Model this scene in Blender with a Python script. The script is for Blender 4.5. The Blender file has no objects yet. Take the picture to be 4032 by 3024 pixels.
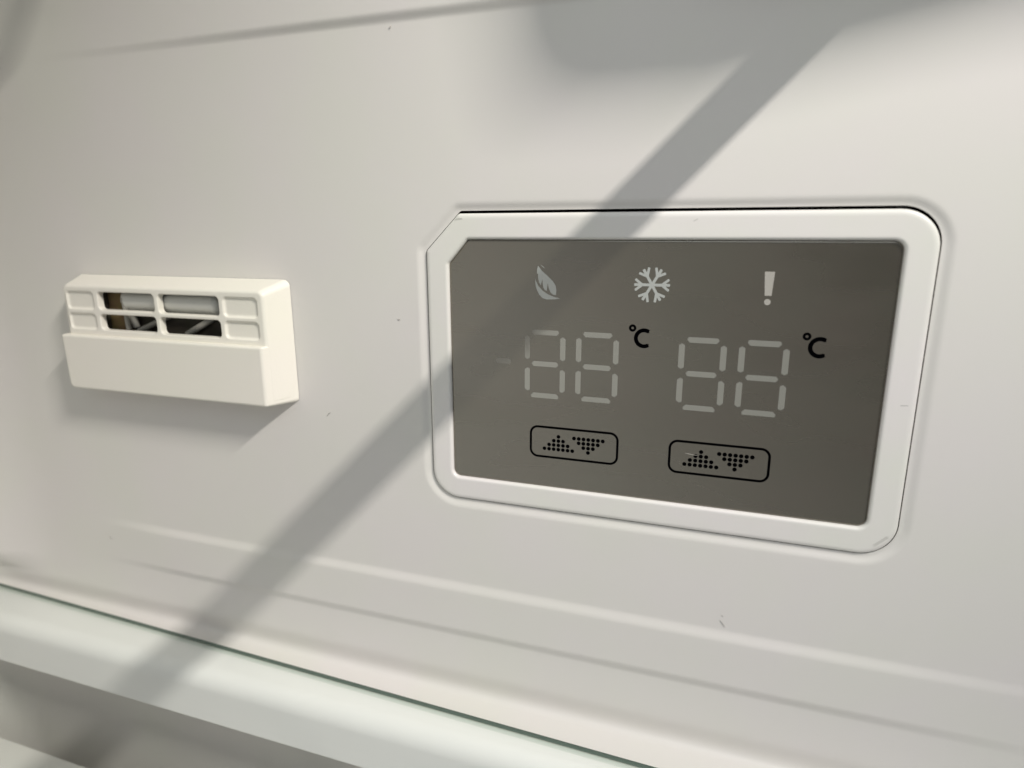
import bpy, bmesh, math, random
from mathutils import Vector, Matrix, Euler
MM = 0.001
scene = bpy.context.scene
COL = scene.collection

# ------------------------------------------------------------------ camera
# wall frame in millimetres: X along the wall to the right, Z up, H out of the wall towards the room (world -Y)
cam_d = bpy.data.cameras.new('camera')
cam = bpy.data.objects.new('camera', cam_d); COL.objects.link(cam)
Rw = ((0.94709658, 0.00200778, 0.32094242), (0.07330036, 0.97219834, -0.22239032), (-0.31246619, 0.2341503, 0.92061855))
rt = Vector((Rw[0][0], Rw[0][2], -Rw[0][1])); dn = Vector((Rw[1][0], Rw[1][2], -Rw[1][1])); fw = Vector((Rw[2][0], Rw[2][2], -Rw[2][1]))
m = Matrix((rt, -dn, -fw)).transposed().to_4x4(); m.translation = Vector((0, -186.056 * MM, 0))
cam.matrix_world = m
cam_d.sensor_width = 36; cam_d.lens = 22.452; cam_d.clip_start = 0.005; cam_d.clip_end = 20
cam_d.dof.use_dof = True; cam_d.dof.focus_distance = 0.197; cam_d.dof.aperture_fstop = 9.0
scene.camera = cam
scene.render.resolution_x = 1024; scene.render.resolution_y = 768

# ------------------------------------------------------------------ room light (soft, from the open door side)
world = bpy.data.worlds.new('World'); scene.world = world; world.use_nodes = True
wn = world.node_tree.nodes; wl = world.node_tree.links
bg = wn['Background']
tc = wn.new('ShaderNodeTexCoord'); sx = wn.new('ShaderNodeSeparateXYZ'); wl.new(tc.outputs['Generated'], sx.inputs[0])
def wmath(op, a, b, c=None):
    m = wn.new('ShaderNodeMath'); m.operation = op
    for i, v in enumerate((a, b, c)):
        if v is None: continue
        if isinstance(v, (int, float)): m.inputs[i].default_value = v
        else: wl.new(v, m.inputs[i])
    return m.outputs[0]
mxo = wmath('MULTIPLY_ADD', sx.outputs['X'], -0.5, 0.5)
mxo = wmath('MULTIPLY_ADD', sx.outputs['Z'], -0.35, mxo)
cr = wn.new('ShaderNodeValToRGB'); wl.new(mxo, cr.inputs[0])
cr.color_ramp.elements[0].position = 0.42; cr.color_ramp.elements[0].color = (0.14, 0.145, 0.155, 1)
cr.color_ramp.elements[1].position = 0.82; cr.color_ramp.elements[1].color = (1.34, 1.37, 1.34, 1)
low = wmath('MULTIPLY_ADD', sx.outputs['Z'], 2.2, 1.8); low.node.use_clamp = True      # the dark lower part of the room
low2 = wmath('MULTIPLY_ADD', low, 0.85, 0.15)
top = wmath('MULTIPLY_ADD', sx.outputs['Z'], 1.0, -0.15); top.node.use_clamp = True       # paler ceiling overhead
mixc = wn.new('ShaderNodeMix'); mixc.data_type = 'RGBA'; wl.new(top, mixc.inputs[0]); wl.new(cr.outputs[0], mixc.inputs[6]); mixc.inputs[7].default_value = (2.3, 2.36, 2.45, 1)
wl.new(mixc.outputs[2], bg.inputs['Color']); wl.new(wmath('MULTIPLY', low2, 0.52), bg.inputs['Strength'])

def area(name, loc, size, size_y, energy, color, xa, za):
    d = bpy.data.lights.new(name, 'AREA'); d.shape = 'RECTANGLE'; d.size = size * MM; d.size_y = size_y * MM
    d.energy = energy; d.color = color
    o = bpy.data.objects.new(name, d); COL.objects.link(o)
    z = Vector(za).normalized(); x = Vector(xa); x = (x - z * x.dot(z)).normalized(); y = z.cross(x)
    M = Matrix((x, y, z)).transposed().to_4x4(); M.translation = Vector(loc) * MM; o.matrix_world = M
    return o
# the refrigerator's own light strip, across the ceiling from side to side
area('ceiling_light_strip', (400, -310, 434), 150, 22, 12.4, (1.0, 0.955, 0.895), (0, 1, 0), (0.955, 0, -0.30))
# room light coming in through the open door
area('room_light', (10, -400, 230), 300, 180, 0.30, (0.84, 0.93, 1.0), (1, 0, 0), (0.05, -0.85, 0.55))

vs = scene.view_settings
vs.view_transform = 'Standard'; vs.look = 'None'; vs.gamma = 1.0; vs.exposure = 0.12; vs.use_curve_mapping = False

# ------------------------------------------------------------------ materials
def mat(name, col, rough=0.4, spec=0.5, mottle=0.0, mscale=20, bump=0.0, bscale=900, coat=0.0, tint=None):
    m = bpy.data.materials.new(name); m.use_nodes = True
    nt = m.node_tree; n = nt.nodes; l = nt.links; p = n['Principled BSDF']
    p.inputs['Base Color'].default_value = (*col, 1); p.inputs['Roughness'].default_value = rough
    p.inputs['Specular IOR Level'].default_value = spec; p.inputs['Coat Weight'].default_value = coat
    p.inputs['Coat Roughness'].default_value = 0.08
    t = n.new('ShaderNodeTexCoord')
    if mottle:
        no = n.new('ShaderNodeTexNoise'); no.inputs['Scale'].default_value = mscale; no.inputs['Detail'].default_value = 3
        l.new(t.outputs['Object'], no.inputs['Vector'])
        r = n.new('ShaderNodeValToRGB'); l.new(no.outputs['Fac'], r.inputs[0])
        tint = tint or ((1, 0.985, 1.0), (0.985, 1.0, 0.97))
        for i, (e, pos) in enumerate(zip(r.color_ramp.elements, (0.35, 0.65))):
            e.position = pos
            e.color = tuple(c * (1 + mottle * (tt - 1) * 1.0) for c, tt in zip(col, tint[i])) + (1,)
        l.new(r.outputs[0], p.inputs['Base Color'])
    if bump:
        nb = n.new('ShaderNodeTexNoise'); nb.inputs['Scale'].default_value = bscale; nb.inputs['Detail'].default_value = 2
        l.new(t.outputs['Object'], nb.inputs['Vector'])
        b = n.new('ShaderNodeBump'); b.inputs['Strength'].default_value = bump; b.inputs['Distance'].default_value = 0.0002
        l.new(nb.outputs['Fac'], b.inputs['Height']); l.new(b.outputs[0], p.inputs['Normal'])
    return m
M_wall = mat('liner_plastic', (0.738, 0.716, 0.684), 0.42, 0.5, 0.8, 22, 0.10, 45)
M_frame = mat('frame_plastic', (0.785, 0.766, 0.735), 0.36, 0.5, 1.3, 30, 0.05, 300)
M_vent = mat('vent_plastic', (0.86, 0.83, 0.75), 0.42, 0.5, 0.6, 30, 0.12, 1500)
M_screen = mat('smoked_screen', (0.044, 0.039, 0.030), 0.24, 1.0, 2.0, 45, 0.01, 1800, 0.8, ((1.02, 0.985, 0.97), (0.985, 1.01, 0.97)))
M_black = mat('black_print', (0.001, 0.001, 0.0015), 0.6, 0.0)
M_slot_shade = mat('slot_shade', (0.008, 0.006, 0.006), 0.9, 0.0)  # near-black colour stands in for shade in the slot round the panel
M_cav = mat('cavity_shade', (0.055, 0.048, 0.038), 0.7, 0.3, 4, 250)  # shade inside the vent cover, put into the colour
M_foam = mat('brown_insulation', (0.17, 0.12, 0.065), 0.9, 0.1, 6, 300, 0.5, 500)
M_caps = mat('capsule_plastic', (0.62, 0.62, 0.58), 0.35)
M_grey = mat('strut_plastic', (0.30, 0.29, 0.26), 0.5)
M_rail = mat('rail_plastic', (0.80, 0.79, 0.74), 0.35)
M_hair = mat('dust', (0.42, 0.40, 0.37), 0.8)

def film(m, ior=1.93, tint=(1.0, 0.92, 0.79)):      # the tinted mirror film of the display window
    p = m.node_tree.nodes['Principled BSDF']; p.inputs['IOR'].default_value = ior
    p.inputs['Specular IOR Level'].default_value = 1.0; p.inputs['Roughness'].default_value = 0.24; p.inputs['Specular Tint'].default_value = (*tint, 1)
    p.inputs['Coat Weight'].default_value = 0.5; p.inputs['Coat Roughness'].default_value = 0.1
film(M_screen)
_n = M_screen.node_tree.nodes; _l = M_screen.node_tree.links       # wiped, slightly uneven gloss
_t = _n.new('ShaderNodeTexCoord'); _w = _n.new('ShaderNodeMapping'); _w.inputs['Rotation'].default_value = (0, 0.6, 0); _w.inputs['Scale'].default_value = (14, 14, 50)
_o = _n.new('ShaderNodeTexNoise'); _o.inputs['Detail'].default_value = 2; _o.inputs['Scale'].default_value = 1.5
_l.new(_t.outputs['Object'], _w.inputs[0]); _l.new(_w.outputs[0], _o.inputs['Vector'])
_r = _n.new('ShaderNodeMapRange'); _l.new(_o.outputs['Fac'], _r.inputs['Value']); _r.inputs['From Min'].default_value = 0.35; _r.inputs['From Max'].default_value = 0.65; _r.inputs['To Min'].default_value = 0.22; _r.inputs['To Max'].default_value = 0.30
_l.new(_r.outputs[0], _n['Principled BSDF'].inputs['Roughness'])
def faded(name, col, rough=0.3, coat=0.25):
    """print whose edge fades into what it is printed on, driven by the vertex attribute 'fade'"""
    m = mat(name, col, rough, 0.5, coat=coat); nt = m.node_tree; n = nt.nodes; l = nt.links
    a = n.new('ShaderNodeAttribute'); a.attribute_name = 'fade'
    tr = n.new('ShaderNodeBsdfTransparent'); mi = n.new('ShaderNodeMixShader')
    l.new(a.outputs['Fac'], mi.inputs[0]); l.new(tr.outputs[0], mi.inputs[1]); l.new(n['Principled BSDF'].outputs[0], mi.inputs[2])
    l.new(mi.outputs[0], n['Material Output'].inputs['Surface'])
    return m
M_seg = mat('digit_segment', (0.22, 0.22, 0.195))
_n = M_seg.node_tree.nodes; _l = M_seg.node_tree.links       # the diffuser behind the window shows less towards its rim
_a = _n.new('ShaderNodeAttribute'); _a.attribute_name = 'fade'; _c = _n.new('ShaderNodeMix'); _c.data_type = 'RGBA'
_l.new(_a.outputs['Fac'], _c.inputs[0]); _c.inputs[6].default_value = (0.044, 0.039, 0.030, 1); _c.inputs[7].default_value = (0.235, 0.237, 0.212, 1)
_l.new(_c.outputs[2], _n['Principled BSDF'].inputs['Base Color'])
M_icon = faded('icon_print', (0.43, 0.455, 0.44))
M_iconw = faded('icon_print_warm', (0.46, 0.44, 0.40))
for _m in (M_seg, M_icon, M_iconw): film(_m, 1.9)
M_smudge = faded('smudge', (0.22, 0.21, 0.18), 0.5, 0)
M_scratch = faded('scratch', (0.38, 0.36, 0.32), 0.3, 0)

def glass_mat(name, tint, base=0.05):
    m = bpy.data.materials.new(name); m.use_nodes = True; nt = m.node_tree; n = nt.nodes; l = nt.links
    n.remove(n['Principled BSDF'])
    tr = n.new('ShaderNodeBsdfTransparent'); tr.inputs[0].default_value = (*tint, 1)
    gl = n.new('ShaderNodeBsdfGlossy'); gl.inputs['Roughness'].default_value = 0.03
    lw = n.new('ShaderNodeLayerWeight'); lw.inputs['Blend'].default_value = 0.5
    pw = n.new('ShaderNodeMath'); pw.operation = 'POWER'; l.new(lw.outputs['Facing'], pw.inputs[0]); pw.inputs[1].default_value = 5
    fr = n.new('ShaderNodeMath'); fr.operation = 'MULTIPLY_ADD'; l.new(pw.outputs[0], fr.inputs[0]); fr.inputs[1].default_value = 0.96; fr.inputs[2].default_value = 0.04
    mi = n.new('ShaderNodeMixShader'); l.new(fr.outputs[0], mi.inputs[0]); l.new(tr.outputs[0], mi.inputs[1]); l.new(gl.outputs[0], mi.inputs[2])
    l.new(mi.outputs[0], n['Material Output'].inputs['Surface'])
    return m
M_glass = glass_mat('shelf_glass', (0.992, 0.998, 0.993)); M_glassg = glass_mat('shelf_glass_rim', (0.90, 0.93, 0.905))
M_trim = mat('trim_plastic', (0.90, 0.90, 0.875), 0.3)
M_dimming = glass_mat('dimming_glass', (0.70, 0.70, 0.68))
_n = M_dimming.node_tree.nodes; _l = M_dimming.node_tree.links      # invented tint, darker rearward, to shade the upper left of the wall
_t = _n.new('ShaderNodeTexCoord'); _s = _n.new('ShaderNodeSeparateXYZ'); _l.new(_t.outputs['Object'], _s.inputs[0])
_r = _n.new('ShaderNodeMapRange'); _l.new(_s.outputs['X'], _r.inputs['Value']); _r.inputs['From Min'].default_value = -0.24; _r.inputs['From Max'].default_value = 0.02
_c = _n.new('ShaderNodeMix'); _c.data_type = 'RGBA'; _l.new(_r.outputs[0], _c.inputs[0]); _c.inputs[6].default_value = (0.26, 0.26, 0.24, 1); _c.inputs[7].default_value = (0.93, 0.93, 0.92, 1)
_l.new(_c.outputs[2], _n['Transparent BSDF'].inputs[0])
M_edge = mat('green_glass_edge', (0.12, 0.165, 0.14), 0.25, 0.6)

# ------------------------------------------------------------------ helpers
def P(x, z, h): return Vector((x, -h, z)) * MM
def link(name, bm, material, parent=None, smooth=True, angle=35, weighted=True):
    me = bpy.data.meshes.new(name)
    bmesh.ops.recalc_face_normals(bm, faces=bm.faces[:])
    bm.to_mesh(me); bm.free()
    for p in me.polygons: p.use_smooth = smooth
    if smooth and angle: me.set_sharp_from_angle(angle=math.radians(angle))
    mats = material if isinstance(material, (list, tuple)) else [material]
    for x in mats: me.materials.append(x)
    o = bpy.data.objects.new(name, me); COL.objects.link(o)
    if smooth and weighted:
        w = o.modifiers.new('wn', 'WEIGHTED_NORMAL'); w.keep_sharp = True; w.weight = 80
    if parent:
        o.parent = parent
        o.matrix_parent_inverse = Matrix.Translation(-parent_loc(parent))
    return o
def parent_loc(p):
    v = Vector((0, 0, 0))
    while p is not None:
        v += p.location + (p.matrix_parent_inverse.translation if p.parent else Vector((0, 0, 0))); p = p.parent
    return v
def tag(o, label=None, cat=None, group=None, kind=None):
    if label: o['label'] = label
    if cat: o['category'] = cat
    if group: o['group'] = group
    if kind: o['kind'] = kind
    return o
def thing(name, label, cat, loc, group=None):
    o = bpy.data.objects.new(name, None); COL.objects.link(o); o.location = P(*loc); o.empty_display_size = 0.01
    return tag(o, label, cat, group)

def offset_poly(pts, d):
    """offset a convex clockwise-or-ccw polygon outwards by d (pts: (x,z,r))"""
    n = len(pts); A = sum(pts[i][0] * pts[(i + 1) % n][1] - pts[(i + 1) % n][0] * pts[i][1] for i in range(n))
    s = 1 if A > 0 else -1; L = []
    for i in range(n):
        a = Vector(pts[i][:2]); b = Vector(pts[(i + 1) % n][:2]); t = (b - a).normalized(); nn = Vector((t.y, -t.x)) * s
        L.append((a + nn * d, t))
    out = []
    for i in range(n):
        (p, t), (q, u) = L[i - 1], L[i]
        c = t.x * u.y - t.y * u.x; w = q - p; k = (w.x * u.y - w.y * u.x) / c
        x = p + t * k; out.append((x.x, x.y, max(pts[i][2] + d, 0.02)))
    return out
def rounded(pts, seg=10):
    """polygon of (x,z,r) -> list of (x,z) with seg+1 points per corner"""
    n = len(pts); out = []
    for i in range(n):
        a = Vector(pts[i - 1][:2]); b = Vector(pts[i][:2]); c = Vector(pts[(i + 1) % n][:2]); r = pts[i][2]
        u = (a - b).normalized(); v = (c - b).normalized(); ang = u.angle(v)
        t = r / math.tan(ang / 2); p = b + u * t; cen = b + (u + v).normalized() * (r / math.sin(ang / 2))
        a0 = math.atan2(p.y - cen.y, p.x - cen.x); q = b + v * t; a1 = math.atan2(q.y - cen.y, q.x - cen.x)
        da = (a1 - a0 + math.pi) % (2 * math.pi) - math.pi
        for k in range(seg + 1):
            th = a0 + da * k / seg; out.append((cen.x + r * math.cos(th), cen.y + r * math.sin(th)))
    return out
def loop(bm, pts, h): return [bm.verts.new(P(x, z, h(x, z) if callable(h) else h)) for x, z in pts]
def strip(bm, A, B, closed=True, mi=0):
    n = len(A)
    for i in range(n if closed else n - 1):
        j = (i + 1) % n
        try: f = bm.faces.new((A[i], A[j], B[j], B[i])); f.material_index = mi
        except ValueError: pass
def loops(bm, poly, spec, seg=10):
    """poly (x,z,r); spec list of (offset, h); returns the vertex loops bridged in order"""
    L = [loop(bm, rounded(offset_poly(poly, o), seg), h) for o, h in spec]
    for a, b in zip(L, L[1:]): strip(bm, a, b)
    return L
def cap(bm, L, mi=0):
    f = bm.faces.new(L); f.material_index = mi; return f
def fill_between(bm, loops_):
    es = []
    for L in loops_:
        for i in range(len(L)):
            e = bm.edges.get((L[i], L[(i + 1) % len(L)])) or bm.edges.new((L[i], L[(i + 1) % len(L)])); es.append(e)
    bmesh.ops.triangle_fill(bm, use_beauty=True, use_dissolve=False, edges=es)
def rect(x0, x1, z0, z1, r): return [(x0, z1, r), (x1, z1, r), (x1, z0, r), (x0, z0, r)]
def sstep(a, b, x):
    t = min(1, max(0, (x - a) / (b - a))); return t * t * (3 - 2 * t)
def lines(a, b, zones, coarse):
    """1-D grid from a to b, finer inside the zones (lo, hi, step)"""
    out = [a]
    while out[-1] < b - 1e-6:
        x = out[-1]; st = coarse; nxt = b
        for lo, hi, s in zones:
            if lo - 1e-6 <= x < hi - 1e-6: st = s; nxt = min(nxt, hi)
            elif x < lo: nxt = min(nxt, lo)
        y = x + st
        if y > nxt - st * 0.3: y = nxt
        out.append(y)
    return out

# ------------------------------------------------------------------ the liner wall
OUT = [(-91.75, 5.0, 0.1), (48.4, 5.0, 9.6), (48.4, -88.7, 9.4), (-91.75, -88.7, 9.6)]
PANEL = [(-91.75, -6.3, 1.6), (-80.5, 5.0, 1.6), (48.4, 5.0, 9.6), (48.4, -88.7, 9.6), (-91.75, -88.7, 9.6)]
INNER = [(-84.15, -10.1, 1.2), (-77.6, -2.75, 1.2), (40.75, -2.75, 2.6), (40.75, -80.8, 2.6), (-84.15, -80.8, 2.4)]
HOLE = (-100.0, 57.0, -97.0, 14.0)

def band(z, zb, zt, h, wt=2.6, wb=2.2):
    return h * sstep(zb - wb / 2, zb + wb / 2, z) * (1 - sstep(zt - wt / 2, zt + wt / 2, z))
def wall_h(x, z):
    e = sstep(-262, -205, x) * (1 - sstep(30, 115, x))
    h = band(z, -140.7, -122.3, 0.95, 4.2, 4.2) * e
    e2 = sstep(-262, -120, x)
    h += band(z, 61.0, 80.0, 1.3, 3.0, 3.2) * e2
    t = min(80.0, max(0.0, -283 - x))
    h += (95 - math.sqrt(95 * 95 - t * t)) * sstep(-157, -148, z)
    return h

# columns: straight run, then a rounded corner to the back wall of the compartment
XC = -318.0; RC = 36.0
cols = []
for i in range(14): cols.append((XC - RC, RC + 380 * (1 - i / 14), 1.0, 0.0))
for i in range(22):
    t = math.pi / 2 * (1 - i / 22); cols.append((XC - RC * math.sin(t), RC * (1 - math.cos(t)), math.sin(t), math.cos(t)))
for x in lines(XC, 230, [(-318, -180, 4), (-100, -96, 4), (53, 57, 4), (-180, -100, 5), (-96, 53, 4), (57, 90, 3)], 10): cols.append((x, 0.0, 0.0, 1.0))
# rows: (z, h) profile from the top to below the ledge
rows = [(z, None) for z in reversed(lines(-155, 190, [(-145, -136, 0.35), (-128, -116, 0.4), (56, 64, 0.35), (76, 84, 0.5), (-97, 14, 6)], 6))]
prof = [(-156.5, 0), (-158, -0.12), (-159.5, -0.42), (-161, -0.8), (-162.5, -1.05), (-163.6, -1.1), (-164.5, -0.95), (-165.3, -0.55), (-165.9, 0.05), (-166.3, 0.9), (-166.6, 2.0), (-166.9, 5), (-167.2, 10), (-167.4, 15)]
for k in range(9):
    t = math.pi / 2 * k / 8; prof.append((-167.5 - 6.0 * (1 - math.cos(t)), 16.5 + 6.0 * math.sin(t)))
prof += [(-178, 22.7), (-183, 22.9), (-186, 23.0)]
for k in range(1, 6):
    t = math.pi / 2 * k / 5; prof.append((-186 - 1.2 * math.sin(t), 23.0 - 1.2 * (1 - math.cos(t))))
prof += [(-187.4, 15), (-187.6, 8), (-188, 3)]
for k in range(1, 7):
    t = math.pi / 2 * k / 6; prof.append((-188 - 3 * (1 - math.cos(t)), 3 - 3 * math.sin(t)))
prof += [(-195, 0), (-205, 0), (-220, 0), (-240, 0), (-270, 0), (-300, 0), (-340, 0), (-400, 0)]
rows += prof
bm = bmesh.new(); G = []
for z, h in rows:
    r = []
    for cx, ch, nx, nh in cols:
        hh = wall_h(cx if nx == 0 else XC, z) if h is None else h
        # the ledge runs round the corner; its groove fades out there
        r.append(bm.verts.new(P(cx + nx * hh, z, ch + nh * hh)))
    G.append(r)
for i in range(len(rows) - 1):
    for j in range(len(cols) - 1):
        x0 = cols[j][0]; x1 = cols[j + 1][0]; z0 = rows[i][0]; z1 = rows[i + 1][0]
        if cols[j][2] == 0 and rows[i][1] is None and (x0 + x1) / 2 > HOLE[0] and (x0 + x1) / 2 < HOLE[1] and HOLE[2] < (z0 + z1) / 2 < HOLE[3]: continue
        bm.faces.new((G[i][j], G[i][j + 1], G[i + 1][j + 1], G[i + 1][j]))
# moulded recess round the control panel
spec = [(4.6, 0), (4.0, 0), (3.6, -0.01), (3.3, -0.03), (2.95, -0.09), (2.6, -0.19), (2.25, -0.32), (1.9, -0.47), (1.55, -0.60), (1.2, -0.70), (0.9, -0.74)]
SLOT = [(-92.05, -6.3, 1.6), (-79.95, 5.8, 1.6), (48.75, 5.8, 9.8), (48.7, -88.95, 9.8), (-92.05, -88.95, 9.8)]
L = loops(bm, PANEL, spec, 12)
Ls = [loop(bm, rounded(SLOT, 12), h) for h in (-0.76, -1.0, -9)]
strip(bm, L[-1], Ls[0]); strip(bm, Ls[0], Ls[1]); strip(bm, Ls[1], Ls[2], mi=1)
border = loop(bm, [(HOLE[0], HOLE[3]), (HOLE[1], HOLE[3]), (HOLE[1], HOLE[2]), (HOLE[0], HOLE[2])], 0)
fill_between(bm, [border, L[0]])
back = loop(bm, rounded(offset_poly(PANEL, 2.5), 12), -8.9); cap(bm, back, 1)
tag(link('wall', bm, [M_wall, M_slot_shade], angle=50), kind='structure')

# ------------------------------------------------------------------ control panel
panel = thing('control_panel', 'white framed temperature display with a smoked grey screen set flush in the wall', 'control panel', (-21.7, -88.7, 0))
bm = bmesh.new()
FH = 0.25
Lo = loops(bm, PANEL, [(0, -5), (0, -0.95), (-0.06, -0.5), (-0.22, -0.2), (-0.5, 0.03), (-0.9, 0.17), (-1.35, FH - 0.01), (-1.8, FH)], 12)
Li = loops(bm, INNER, [(1.3, FH), (1.0, FH), (0.7, 0.20), (0.42, 0.05), (0.2, -0.2), (0.05, -0.5), (0, -0.95), (0, -3)], 12)
strip(bm, Lo[-1], Li[0])
frame = link('frame', bm, M_frame, panel, angle=50)
bm = bmesh.new()
SH = -0.75
L = loops(bm, INNER, [(-0.05, -3), (-0.05, SH - 0.30), (-0.12, SH - 0.12), (-0.35, SH - 0.03), (-0.6, SH), (-0.9, SH)], 12)
cap(bm, L[-1])
screen = link('screen', bm, M_screen, panel, angle=50)

# marks on the screen ---------------------------------------------------
T = 0.035
def fade_layer(bm): return bm.verts.layers.float.get('fade') or bm.verts.layers.float.new('fade')
def soft_poly(bm, pts, edge=0.22, h=None, strength=None):
    """flat mark from a star-shaped outline with a soft rim"""
    h = SH + T if h is None else h
    lay = fade_layer(bm); cx = sum(p[0] for p in pts) / len(pts); cz = sum(p[1] for p in pts) / len(pts)
    A = []; B = []
    for x, z in pts:
        d = math.hypot(x - cx, z - cz) or 1e-6; k = max(0.0, (d - edge / 2) / d); k2 = (d + edge / 2) / d
        s = strength(x, z) if strength else 1.0
        a = bm.verts.new(P(cx + (x - cx) * k, cz + (z - cz) * k, h)); a[lay] = s; A.append(a)
        b = bm.verts.new(P(cx + (x - cx) * k2, cz + (z - cz) * k2, h)); b[lay] = 0.0; B.append(b)
    c = bm.verts.new(P(cx, cz, h)); c[lay] = strength(cx, cz) if strength else 1.0
    n = len(pts)
    for i in range(n):
        j = (i + 1) % n; bm.faces.new((A[i], A[j], B[j], B[i])); bm.faces.new((A[i], A[j], c))
def hard_poly(bm, pts, h=None, strength=1.0, edge=0.06):
    """flat mark from any simple outline"""
    h = SH + T if h is None else h; lay = fade_layer(bm)
    V = [bm.verts.new(P(x, z, h)) for x, z in pts]
    for v in V: v[lay] = strength
    n = len(V)
    bmesh.ops.triangle_fill(bm, use_beauty=True, edges=[bm.edges.new((V[i], V[(i + 1) % n])) for i in range(n)])
def ring(bm, cx, cz, r0, r1, a0=0.0, a1=360.0, n=28, sx=1.0, h=None):
    h = SH + T if h is None else h; lay = fade_layer(bm); full = abs(a1 - a0) >= 359.9; A = []; B = []
    for k in range(n if full else n + 1):
        t = math.radians(a0 + (a1 - a0) * k / n)
        a = bm.verts.new(P(cx + sx * r0 * math.cos(t), cz + r0 * math.sin(t), h)); b = bm.verts.new(P(cx + sx * r1 * math.cos(t), cz + r1 * math.sin(t), h))
        a[lay] = b[lay] = 1.0; A.append(a); B.append(b)
    strip(bm, A, B, closed=full)
def disc(bm, cx, cz, r, n=16, h=None, sx=1.0):
    h = SH + T if h is None else h; lay = fade_layer(bm)
    V = [bm.verts.new(P(cx + sx * r * math.cos(2 * math.pi * k / n), cz + r * math.sin(2 * math.pi * k / n), h)) for k in range(n)]
    for v in V: v[lay] = 1.0
    bm.faces.new(V)
def capsule(x0, z0, x1, z1, w, r=None, seg=5):
    """outline of a bar with rounded ends"""
    r = r or w * 0.42; dx, dz = x1 - x0, z1 - z0; Ln = math.hypot(dx, dz); ux, uz = dx / Ln, dz / Ln; px, pz = -uz, ux
    pts = rounded([(-Ln / 2, -w / 2, r), (Ln / 2, -w / 2, r), (Ln / 2, w / 2, r), (-Ln / 2, w / 2, r)], seg)
    cx, cz = (x0 + x1) / 2, (z0 + z1) / 2
    # extra points along the long sides so the fade can vary
    return [(cx + a * ux + b * px, cz + a * uz + b * pz) for a, b in pts]
def place(name, bm, m, label=None):
    o = link(name, bm, m, screen, smooth=False)
    if label: o['label'] = label
    return o

def seg_bar(bm, x0, z0, x1, z1, w, cut, s=None):
    """one display segment: a bar whose ends are bevelled; cut = (a, b) how far each long side is pulled in at the two ends"""
    dx, dz = x1 - x0, z1 - z0; Ln = math.hypot(dx, dz); ux, uz = dx / Ln, dz / Ln; px, pz = -uz, ux
    a, b = cut
    raw = [(-Ln / 2 + a, -w / 2, 0.35), (Ln / 2 - a, -w / 2, 0.35), (Ln / 2, 0.0 if a and b else (-w / 2 + w * 0.35 if b else w / 2 - w * 0.35), 0.3), (Ln / 2 - b, w / 2, 0.35), (-Ln / 2 + b, w / 2, 0.35), (-Ln / 2, 0.0 if a and b else (-w / 2 + w * 0.35 if b else w / 2 - w * 0.35), 0.3)]
    pts = rounded(raw, 3); cx, cz = (x0 + x1) / 2, (z0 + z1) / 2
    soft_poly(bm, [(cx + p * ux + q * px, cz + p * uz + q * pz) for p, q in pts], 0.42, strength=s)
def digit(xl, xr, hx0, hx1, dim=None, label=None):
    bm = bmesh.new(); o = dim or {}
    seg_bar(bm, hx0, -30.5, hx1, -30.55, 1.62, (0.75, 0.35), o.get('top'))
    seg_bar(bm, hx0 + .05, -40.35, hx1 - .1, -40.4, 1.62, (0.6, 0.6), o.get('mid'))
    seg_bar(bm, hx0 - .15, -50.45, hx1 + .05, -50.5, 1.62, (0.15, 0.8), o.get('bot'))
    seg_bar(bm, xl, -39.1, xl, -31.6, 1.68, (0.5, 0.5), o.get('ul'))
    seg_bar(bm, xl - .02, -49.15, xl, -41.75, 1.68, (0.25, 0.6), o.get('ll'))
    seg_bar(bm, xr, -39.1, xr, -31.7, 1.68, (0.5, 0.5), o.get('ur'))
    seg_bar(bm, xr, -49.15, xr, -41.85, 1.68, (0.7, 0.35), o.get('lr'))
    return place('digit', bm, M_seg, label)
digit(-58.3, -47.0, -56.95, -48.2, {'ul': lambda x, z: 0.38 + 0.4 * sstep(-36, -39.5, z), 'top': lambda x, z: 0.35 + 0.6 * sstep(-56.5, -51.5, x)}, 'leftmost unlit digit, its upper left segment faded')
digit(-42.05, -30.75, -40.75, -31.95, {}, 'unlit digit just left of the first degree Celsius mark')
digit(-11.85, -0.4, -10.5, -1.7, {}, 'unlit digit third from the left')
digit(4.45, 15.9, 5.75, 14.6, {}, 'rightmost unlit digit')
bm = bmesh.new(); 
for _a, _b, _w, _s in ((-68.7, -63.7, 1.7, 0.32),): soft_poly(bm, capsule(_a, -40.15, _b, -40.15, _w, _w * 0.45), 0.5, SH + T + (0.004 if _w < 1.5 else 0), strength=lambda x, z: _s)

place('minus_sign', bm, M_seg)

BL = [(-55.03,-10.39),(-53.82,-11.86),(-52.09,-13.31),(-50.37,-14.9),(-49.5,-16.24),(-49.29,-17.46),(-49.38,-18.97),(-50.18,-18.93),(-51.04,-18.33),(-51.54,-17.25),(-52.01,-15.49),(-52.2,-16.72),(-52.27,-17.87),(-52.85,-17.56),(-53.34,-16.89),(-53.56,-15.66),(-53.71,-14.3),(-53.9,-15.12),(-54.12,-16.17),(-54.71,-15.28),(-55.0,-14.05),(-55.04,-12.75),(-55.36,-12.7),(-55.34,-11.48)]
CR = [(-55.95,-14.02),(-55.75,-14.75),(-54.93,-16.38),(-53.62,-17.72),(-52.03,-18.77),(-50.03,-19.53),(-48.03,-20.02),(-49.45,-20.2),(-51.01,-20.31),(-52.3,-20.37),(-53.6,-20.0),(-54.62,-18.98),(-55.35,-17.63),(-55.8,-16.13)]
bm = bmesh.new(); hard_poly(bm, BL); hard_poly(bm, CR); hard_poly(bm, [(-54.35,-10.03),(-53.55,-10.5),(-52.91,-11.14),(-53.4,-10.9)])
place('leaf_icon', bm, M_icon)
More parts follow.
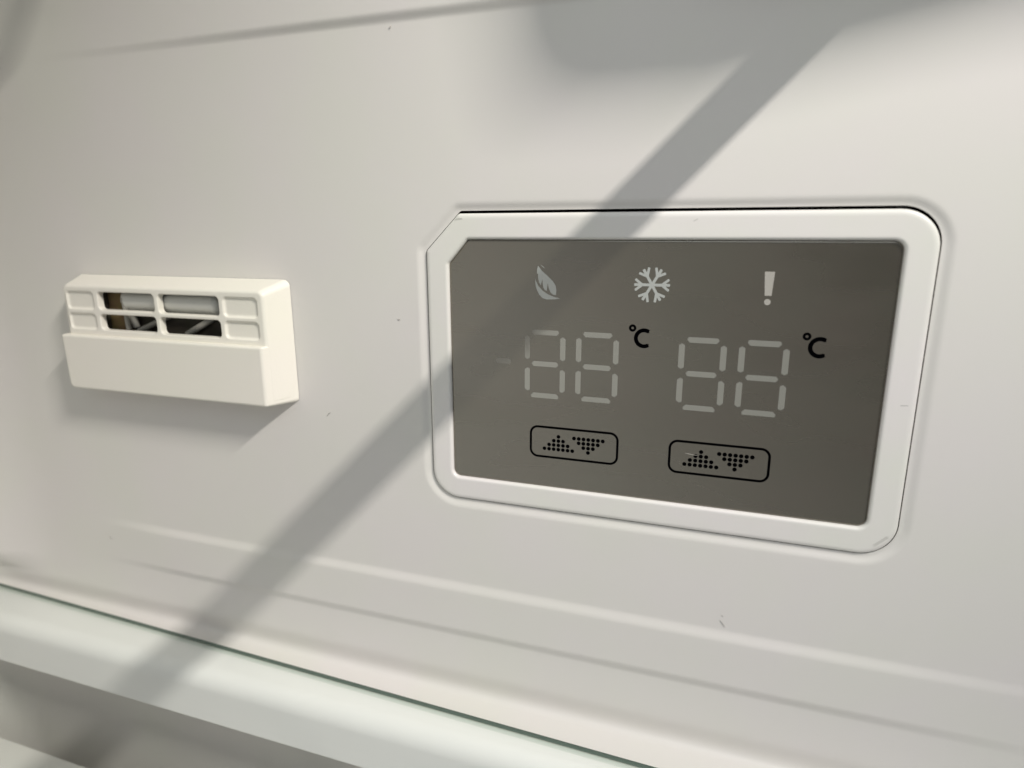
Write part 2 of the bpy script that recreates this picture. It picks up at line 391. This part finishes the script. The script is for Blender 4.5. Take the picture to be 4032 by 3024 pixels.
bm = bmesh.new(); cx, cz = -21.17, -15.27; hk = 0.0
def bar(a, b, w):
    global hk
    hk += 0.0015; pts = capsule(a[0], a[1], b[0], b[1], w, w * 0.3, 3)
    hard_poly(bm, pts, SH + T + hk)
for k in range(6):
    t = math.radians(60 * k); r = lambda x, y: (cx + x * math.cos(t) - y * math.sin(t), cz + x * math.sin(t) + y * math.cos(t))
    bar(r(-0.1, 0), r(5.05, 0), 0.80)
    bar(r(2.75, 0), r(4.75, 1.6), 0.72); bar(r(2.75, 0), r(4.75, -1.6), 0.72)
    hk += 0.0015; hard_poly(bm, [r(2.4, 0.3), r(3.3, 0.7), r(3.3, -0.7), r(2.4, -0.3)], SH + T + hk)
place('snowflake_icon', bm, M_icon)
bm = bmesh.new(); hard_poly(bm, rounded([(8.54, -10.97, .12), (11.12, -10.97, .12), (10.75, -17.42, .12), (9.02, -17.42, .12)], 3)); disc(bm, 9.85, -19.12, 0.83, 24)
place('exclamation_mark', bm, M_iconw)
for k, dx in enumerate((0, 46.72)):
    bm = bmesh.new(); dz = -0.15 * k
    ring(bm, -26.13 + dx, -27.86 + dz, 0.38, 1.08)
    o = []; i_ = []
    cx0, cz0 = -22.72 + dx, -30.75 + dz
    ring(bm, cx0, cz0, 1.78, 2.92, 57, 303, 40, 1.0)
    hard_poly(bm, [(cx0 + 1.0, cz0 + 1.70), (cx0 + 1.42, cz0 + 1.52), (cx0 + 1.42, cz0 + 2.42), (cx0 + 1.0, cz0 + 2.64)], SH + T + .002)
    hard_poly(bm, [(cx0 + 1.0, cz0 - 1.70), (cx0 + 1.42, cz0 - 1.52), (cx0 + 1.42, cz0 - 2.42), (cx0 + 1.0, cz0 - 2.64)], SH + T + .002)
    place('degree_celsius_mark', bm, M_black)
for k, (bx0, bx1, bz0, bz1, ux, dx_, uz) in enumerate(((-57.4, -28.9, -70.95, -60.34, -47.93, -38.36, -67.8), (-13.95, 14.6, -71.12, -60.62, -4.55, 5.09, -68.0))):
    bm = bmesh.new(); lay = fade_layer(bm); poly = rect(bx0, bx1, bz0, bz1, 2.7)
    for v in sum(loops(bm, poly, [(0, SH + T), (-0.72, SH + T)], 8), []): v[lay] = 1
    place('button_outline', bm, M_black)
    bm = bmesh.new()
    for rr in range(4):
        for c in range(-rr, rr + 1): disc(bm, ux + c * 1.515, uz + 4.27 - rr * 1.42, 0.61)
    place('up_arrow', bm, M_black)
    bm = bmesh.new()
    for rr in range(4):
        for c in range(-rr, rr + 1): disc(bm, dx_ + c * 1.515, uz + 4.25 - (3 - rr) * 1.42, 0.62)
    place('down_arrow', bm, M_black)
def mark(name, pts, edge, h, st, m, par):
    bm = bmesh.new(); soft_poly(bm, pts, edge, h, lambda x, z: st); link(name, bm, m, par, smooth=False)
mark('scratch', [(-9.3,-64.5),(-8.19,-64.49),(-7.4,-64.62),(-6.6,-64.76),(-5.03,-64.93),(-6.59,-64.94),(-8.05,-64.76)], 0.05, SH + T + 0.02, 1.0, M_scratch, screen)
mark('scratch', capsule(-37.2, -33.9, -34.6, -33.0, 0.25), 0.25, SH + T + 0.02, 0.12, M_scratch, screen)
mark('scuff_mark', capsule(-81.4, 3.2, -79.0, 3.45, 0.55), 0.5, FH + 0.03, 0.22, M_smudge, frame)
mark('scuff_mark', capsule(43.0, -85.6, 46.2, -82.4, 0.8), 0.7, FH + 0.03, 0.15, M_smudge, frame)
mark('scuff_mark', capsule(44.6, -45.0, 46.4, -44.85, 0.16), 0.1, FH + 0.03, 0.45, M_smudge, frame)
mark('scuff_mark', capsule(-10.8, 2.3, -9.6, 2.9, 0.3), 0.3, FH + 0.03, 0.18, M_smudge, frame)

# ------------------------------------------------------------------ vent cover
vent = thing('vent_cover', 'small cream plastic box cover with a slotted grille on the wall left of the display', 'vent cover', (-193.5, -59.8, 0))
bm = bmesh.new()
def interp(A, B, t, h):  # housing outline between its back and front rectangles
    return [(a[0] + (b[0] - a[0]) * t, a[1] + (b[1] - a[1]) * t, a[2] + (b[2] - a[2]) * t) for a, b in zip(A, B)]
VB = rect(-243.3, -144.0, -59.9, -16.4, 2.6); VF = rect(-239.6, -147.8, -59.5, -19.7, 2.2)
L = [loop(bm, rounded(interp(VB, VF, t, 0), 8), h) for t, h in ((0, 0.15), (0.03, 0.3), (0.5, 5.0), (0.92, 9.2))]
for d, h in ((-0.12, 9.6), (-0.4, 9.88), (-0.8, 10.0), (-1.1, 10.0)): L.append(loop(bm, rounded(offset_poly(VF, d), 8), h))
for a, b in zip(L, L[1:]): strip(bm, a, b)
holes = []
R1z = (-28.55, -22.0); R2z = (-36.1, -30.25)
for (x0, x1, through) in ((-238.6 + .5, -224.6, 0), (-222.4, -195.5, 1), (-193.6, -166.6, 1), (-164.6, -150.4, 0)):
    for (z0, z1) in (R1z, R2z):
        p = rect(x0, x1, z0 - (0.25 if x0 > -200 else 0), z1 - (0.1 if x0 > -170 else 0), 1.5)
        if through: sp = [(0.5, 10.0), (0.3, 9.97), (0.1, 9.8), (0, 9.5), (-0.05, 7.6), (0.2, 7.4)]
        else: sp = [(0.5, 10.0), (0.3, 9.97), (0.05, 9.8), (-0.15, 9.5), (-0.4, 9.25), (-0.8, 9.15), (-1.1, 9.15)]
        H = loops(bm, p, sp, 6); holes.append(H[0])
        if not through: cap(bm, H[-1])
fill_between(bm, [L[-1]] + holes)
link('grille_housing', bm, M_vent, vent, angle=50)
bm = bmesh.new()
LF = rect(-241.3, -148.55, -59.75, -38.3, 1.2); LB = rect(-242.9, -144.3, -60.05, -38.0, 0.6)
LB = [(-242.9, -38.0, 0.6), (-144.25, -38.0, 0.6), (-144.0, -60.05, 1.6), (-242.9, -60.05, 2.4)]
LF = [(-241.6, -38.4, 0.6), (-148.5, -38.4, 0.6), (-148.6, -59.4, 0.9), (-241.0, -59.4, 2.4)]
L = [loop(bm, rounded([tuple(a[i] + (b[i] - a[i]) * t for i in range(3)) for a, b in zip(LB, LF)], 8), h) for t, h in ((0, 0.2), (0.5, 5.8), (0.95, 11.3))]
for d, h in ((-0.12, 11.65), (-0.4, 11.9), (-0.8, 12.0), (-1.1, 12.0)): L.append(loop(bm, rounded([(x, z, max(r - 0.3 * 0, .3)) for x, z, r in [(p[0], p[1], p[2]) for p in offset_poly(LF, d)]], 8), h))
for a, b in zip(L, L[1:]): strip(bm, a, b)
cap(bm, L[-1])
link('lower_cover', bm, M_vent, vent, angle=50)
def cyl(bm, a, b, r, n=28, round_end=1.2):
    a = Vector(a); b = Vector(b); d = (b - a).normalized(); u = d.orthogonal().normalized(); v = d.cross(u); R = []
    ks = [(0, r - round_end)] + [(round_end * (1 - math.cos(t)), r - round_end + round_end * math.sin(t)) for t in (0.4, 0.8, 1.2, math.pi / 2)]
    st = ks + [((b - a).length - s, rr) for s, rr in reversed(ks)]
    for s, rr in st: R.append([bm.verts.new(P(*(lambda q: (q.x, q.y, q.z))(a + d * s + (u * math.cos(2 * math.pi * k / n) + v * math.sin(2 * math.pi * k / n)) * rr))) for k in range(n)])
    for A, B in zip(R, R[1:]): strip(bm, A, B)
    cap(bm, R[0]); cap(bm, R[-1])
def box(bm, x0, x1, z0, z1, h0, h1, mi=0):
    v = [bm.verts.new(P(x, z, h)) for x in (x0, x1) for z in (z0, z1) for h in (h0, h1)]
    for f in ((0, 1, 3, 2), (4, 6, 7, 5), (0, 4, 5, 1), (2, 3, 7, 6), (0, 2, 6, 4), (1, 5, 7, 3)):
        q = bm.faces.new([v[i] for i in f]); q.material_index = mi
bm = bmesh.new(); box(bm, -223.5, -164.0, -37.5, -20.8, 0.3, 0.7)  # backing box added so the grille openings look dark
box(bm, -224.2, -223.6, -37.5, -20.8, 0.3, 7.3); box(bm, -165.6, -165.0, -37.5, -20.8, 0.3, 7.3); box(bm, -223.5, -165.7, -38.1, -37.55, 0.3, 7.3); box(bm, -223.5, -165.7, -20.7, -20.2, 0.3, 7.3)
link('cavity', bm, M_cav, vent, smooth=False)
bm = bmesh.new(); cyl(bm, (-216.5, -25.1, 2.5), (-170.0, -25.3, 2.5), 4.7, round_end=3.2)
link('sensor_capsule', bm, M_caps, vent)
bm = bmesh.new(); box(bm, -223.4, -215.8, -37.4, -21.0, 0.8, 5.2); bmesh.ops.bevel(bm, geom=bm.edges[:], offset=0.0005, segments=2, affect='EDGES')
link('insulation_block', bm, M_foam, vent)
for p0, p1, rr in (((-214.8, -22.5, 4.6), (-213.6, -36.0, 2.6), 1.3), ((-211, -37, 4.4), (-197, -30.6, 1.4), 1.1), ((-188, -37.2, 4.2), (-177.5, -31.0, 1.4), 1.2), ((-213.9, -24.0, 6.2), (-214.2, -36.5, 5.4), 1.0)):
    bm = bmesh.new(); cyl(bm, p0, p1, rr, 16, 0.6); link('strut', bm, M_grey, vent)

# ------------------------------------------------------------------ lower glass shelf, resting on the moulded ledge
shelf = thing('glass_shelf', 'clear glass shelf with a dark green edge resting on the white ledge', 'glass shelf', (-60, -166.8, 100))
bm = bmesh.new()
GX0, GX1 = -352.0, 112.0
def gh(x): return 2.7 + (x + 328) * (12.5 - 2.7) / 314.0
GZ0, GZ1 = -166.45, -164.85
for z in (GZ0, GZ1):
    q = [[bm.verts.new(P(x, z, h)) for h in (gh(x) + 0.4, gh(x) + 2.6, 440)] for x in (GX0, GX1)]
    f1 = bm.faces.new((q[0][0], q[1][0], q[1][1], q[0][1])); f1.material_index = 1; bm.faces.new((q[0][1], q[1][1], q[1][2], q[0][2]))
link('pane', bm, [M_glass, M_glassg], shelf, smooth=False, weighted=False)
bm = bmesh.new(); tp = [(None, -166.62), (16.6, -166.75)]
for k in range(1, 9):
    t = math.pi / 2 * k / 8; tp.append((16.6 + 6.5 * math.sin(t), -166.75 - 6.5 * (1 - math.cos(t))))
tp += [(23.3, -180), (23.4, -186.6)]
for k in range(1, 6):
    t = math.pi / 2 * k / 5; tp.append((23.4 - 0.9 * (1 - math.cos(t)), -186.6 - 0.9 * math.sin(t)))
tp.append((18, -187.55)); R_ = []
for hh, z in tp: R_.append([bm.verts.new(P(x, z, gh(x) + 0.6 if hh is None else hh)) for x in (-345, -200, -60, 112)])
for a_, b_ in zip(R_, R_[1:]): strip(bm, a_, b_, closed=False)
link('side_trim', bm, M_trim, shelf)
bm = bmesh.new()
def edge_strip(bm, pts, z0, z1):
    A = [bm.verts.new(P(x, z0, h)) for x, h in pts]; B = [bm.verts.new(P(x, z1, h)) for x, h in pts]
    strip(bm, A, B, closed=False)
n = 24; inner = [(GX0 + (GX1 - GX0) * i / n, gh(GX0 + (GX1 - GX0) * i / n)) for i in range(n + 1)]
prof_e = [(0.45, GZ1 + 0.01), (0.12, GZ1 - 0.15), (0, GZ1 - 0.5), (0, GZ0 + 0.5), (0.12, GZ0 + 0.15), (0.45, GZ0 - 0.01)]
LL = [[bm.verts.new(P(x, z, h + d)) for x, h in inner] for d, z in prof_e]
for a, b in zip(LL, LL[1:]): strip(bm, a, b, closed=False)
link('polished_edge', bm, M_edge, shelf)

# drawer under the shelf: only its pale top rim is in view
drawer = thing('drawer', 'pale drawer rim under the glass shelf at the lower left', 'drawer', (-200, -330, 60))
bm = bmesh.new(); box(bm, -460, 100, -236, -228.5, 25, 60); bmesh.ops.bevel(bm, geom=bm.edges[:], offset=0.0012, segments=3, affect='EDGES')
link('rim', bm, M_rail, drawer)
bm = bmesh.new(); box(bm, -455, 96, -400, -236.3, 40, 43)
link('side_panel', bm, M_rail, drawer)

# ------------------------------------------------------------------ shelf above the picture: its rail and wall support cast the shadows
up = thing('upper_shelf', 'white shelf rail, dimming glass, wall support and added shadow bar overhead, above the display', 'shelf', (60, 94, 0))
bm = bmesh.new(); box(bm, 55.5, 64.5, 91.2, 96.8, 1.0, 440)
link('front_rail', bm, M_rail, up, smooth=False)
bm = bmesh.new()
pl = rounded([(-15, 74.5, 15.0), (25, 74.5, 14), (86, 86, 20), (170, 97, 3), (170, 120, 3), (-24, 120, 3)], 8)
R_ = [loop(bm, pl, h) for h in (-1.0, 30.5)] + [loop(bm, [(sum(p[0] for p in pl) / len(pl) + (x - sum(p[0] for p in pl) / len(pl)) * 0.985, 100 + (z - 100) * 0.985) for x, z in pl], 32)]
for a_, b_ in zip(R_, R_[1:]): strip(bm, a_, b_)
cap(bm, R_[-1])
link('wall_support', bm, M_rail, up)
bm = bmesh.new(); cyl(bm, (-207, 91, 30), (-145, 165, 30), 4.2, 20, 1.0)  # added unseen bar, placed to cast the shadow streak at the top left
link('shadow_bar', bm, M_rail, up)
bm = bmesh.new(); bm.faces.new([bm.verts.new(P(x, 94, h)) for x, h in ((-330, 4), (56, 4), (56, 430), (-330, 430))])  # shelf pane, its graded tint added to dim light reaching the wall
link('glass_pane', bm, M_dimming, up, smooth=False, weighted=False)

# ------------------------------------------------------------------ specks of dust and a hair on the wall
def hair(pts, w, label, name='dust_speck', cat='dust speck'):
    bm = bmesh.new(); h0 = 0.12; rows_ = []
    for k, (x, z) in enumerate(pts):
        a = pts[max(0, k - 1)]; b = pts[min(len(pts) - 1, k + 1)]; d = Vector((b[0] - a[0], b[1] - a[1])).normalized()
        ww = w * (0.35 + 0.65 * math.sin(math.pi * (k + 0.5) / len(pts)))
        rows_.append([bm.verts.new(P(x - d.y * ww / 2 * c, z + d.x * ww / 2 * c, h0 + hh)) for c, hh in ((-1, 0), (0, w * .6), (1, 0))])
    for a, b in zip(rows_, rows_[1:]): strip(bm, a, b, closed=False)
    o = link(name, bm, M_hair, weighted=False); tag(o, label, cat, 'specks of dust on the wall')
    return o
o = hair([(4.6, -117.1), (5.0, -117.7), (5.4, -118.2), (5.8, -118.7), (6.2, -119.15)], 0.22, 'thin dark hair on the wall just above the moulded rib below the display')
hair([(4.75, -115.4), (5.1, -115.5), (5.45, -115.8)], 0.16, 'tiny lint fibre on the wall above the thin dark hair')
hair([(-248.9, -129.7), (-248.5, -130.3), (-248.2, -131.0)], 0.5, 'dark fleck on the wall low at the left below the vent cover')
hair([(-100.9, 60.0 - 1.2), (-101.0, 58.9 - .6)], 0.55, 'dark dot on the wall at the top, beside the upper rib')
hair([(-102.6, -28.2), (-102.2, -28.5), (-101.8, -28.45)], 0.35, 'small dark dot on the wall between the vent cover and the display')
hair([(-132.8, -64.4), (-132.2, -63.4), (-131.2, -62.9)], 0.25, 'faint curved speck on the wall right of the vent cover bottom corner')
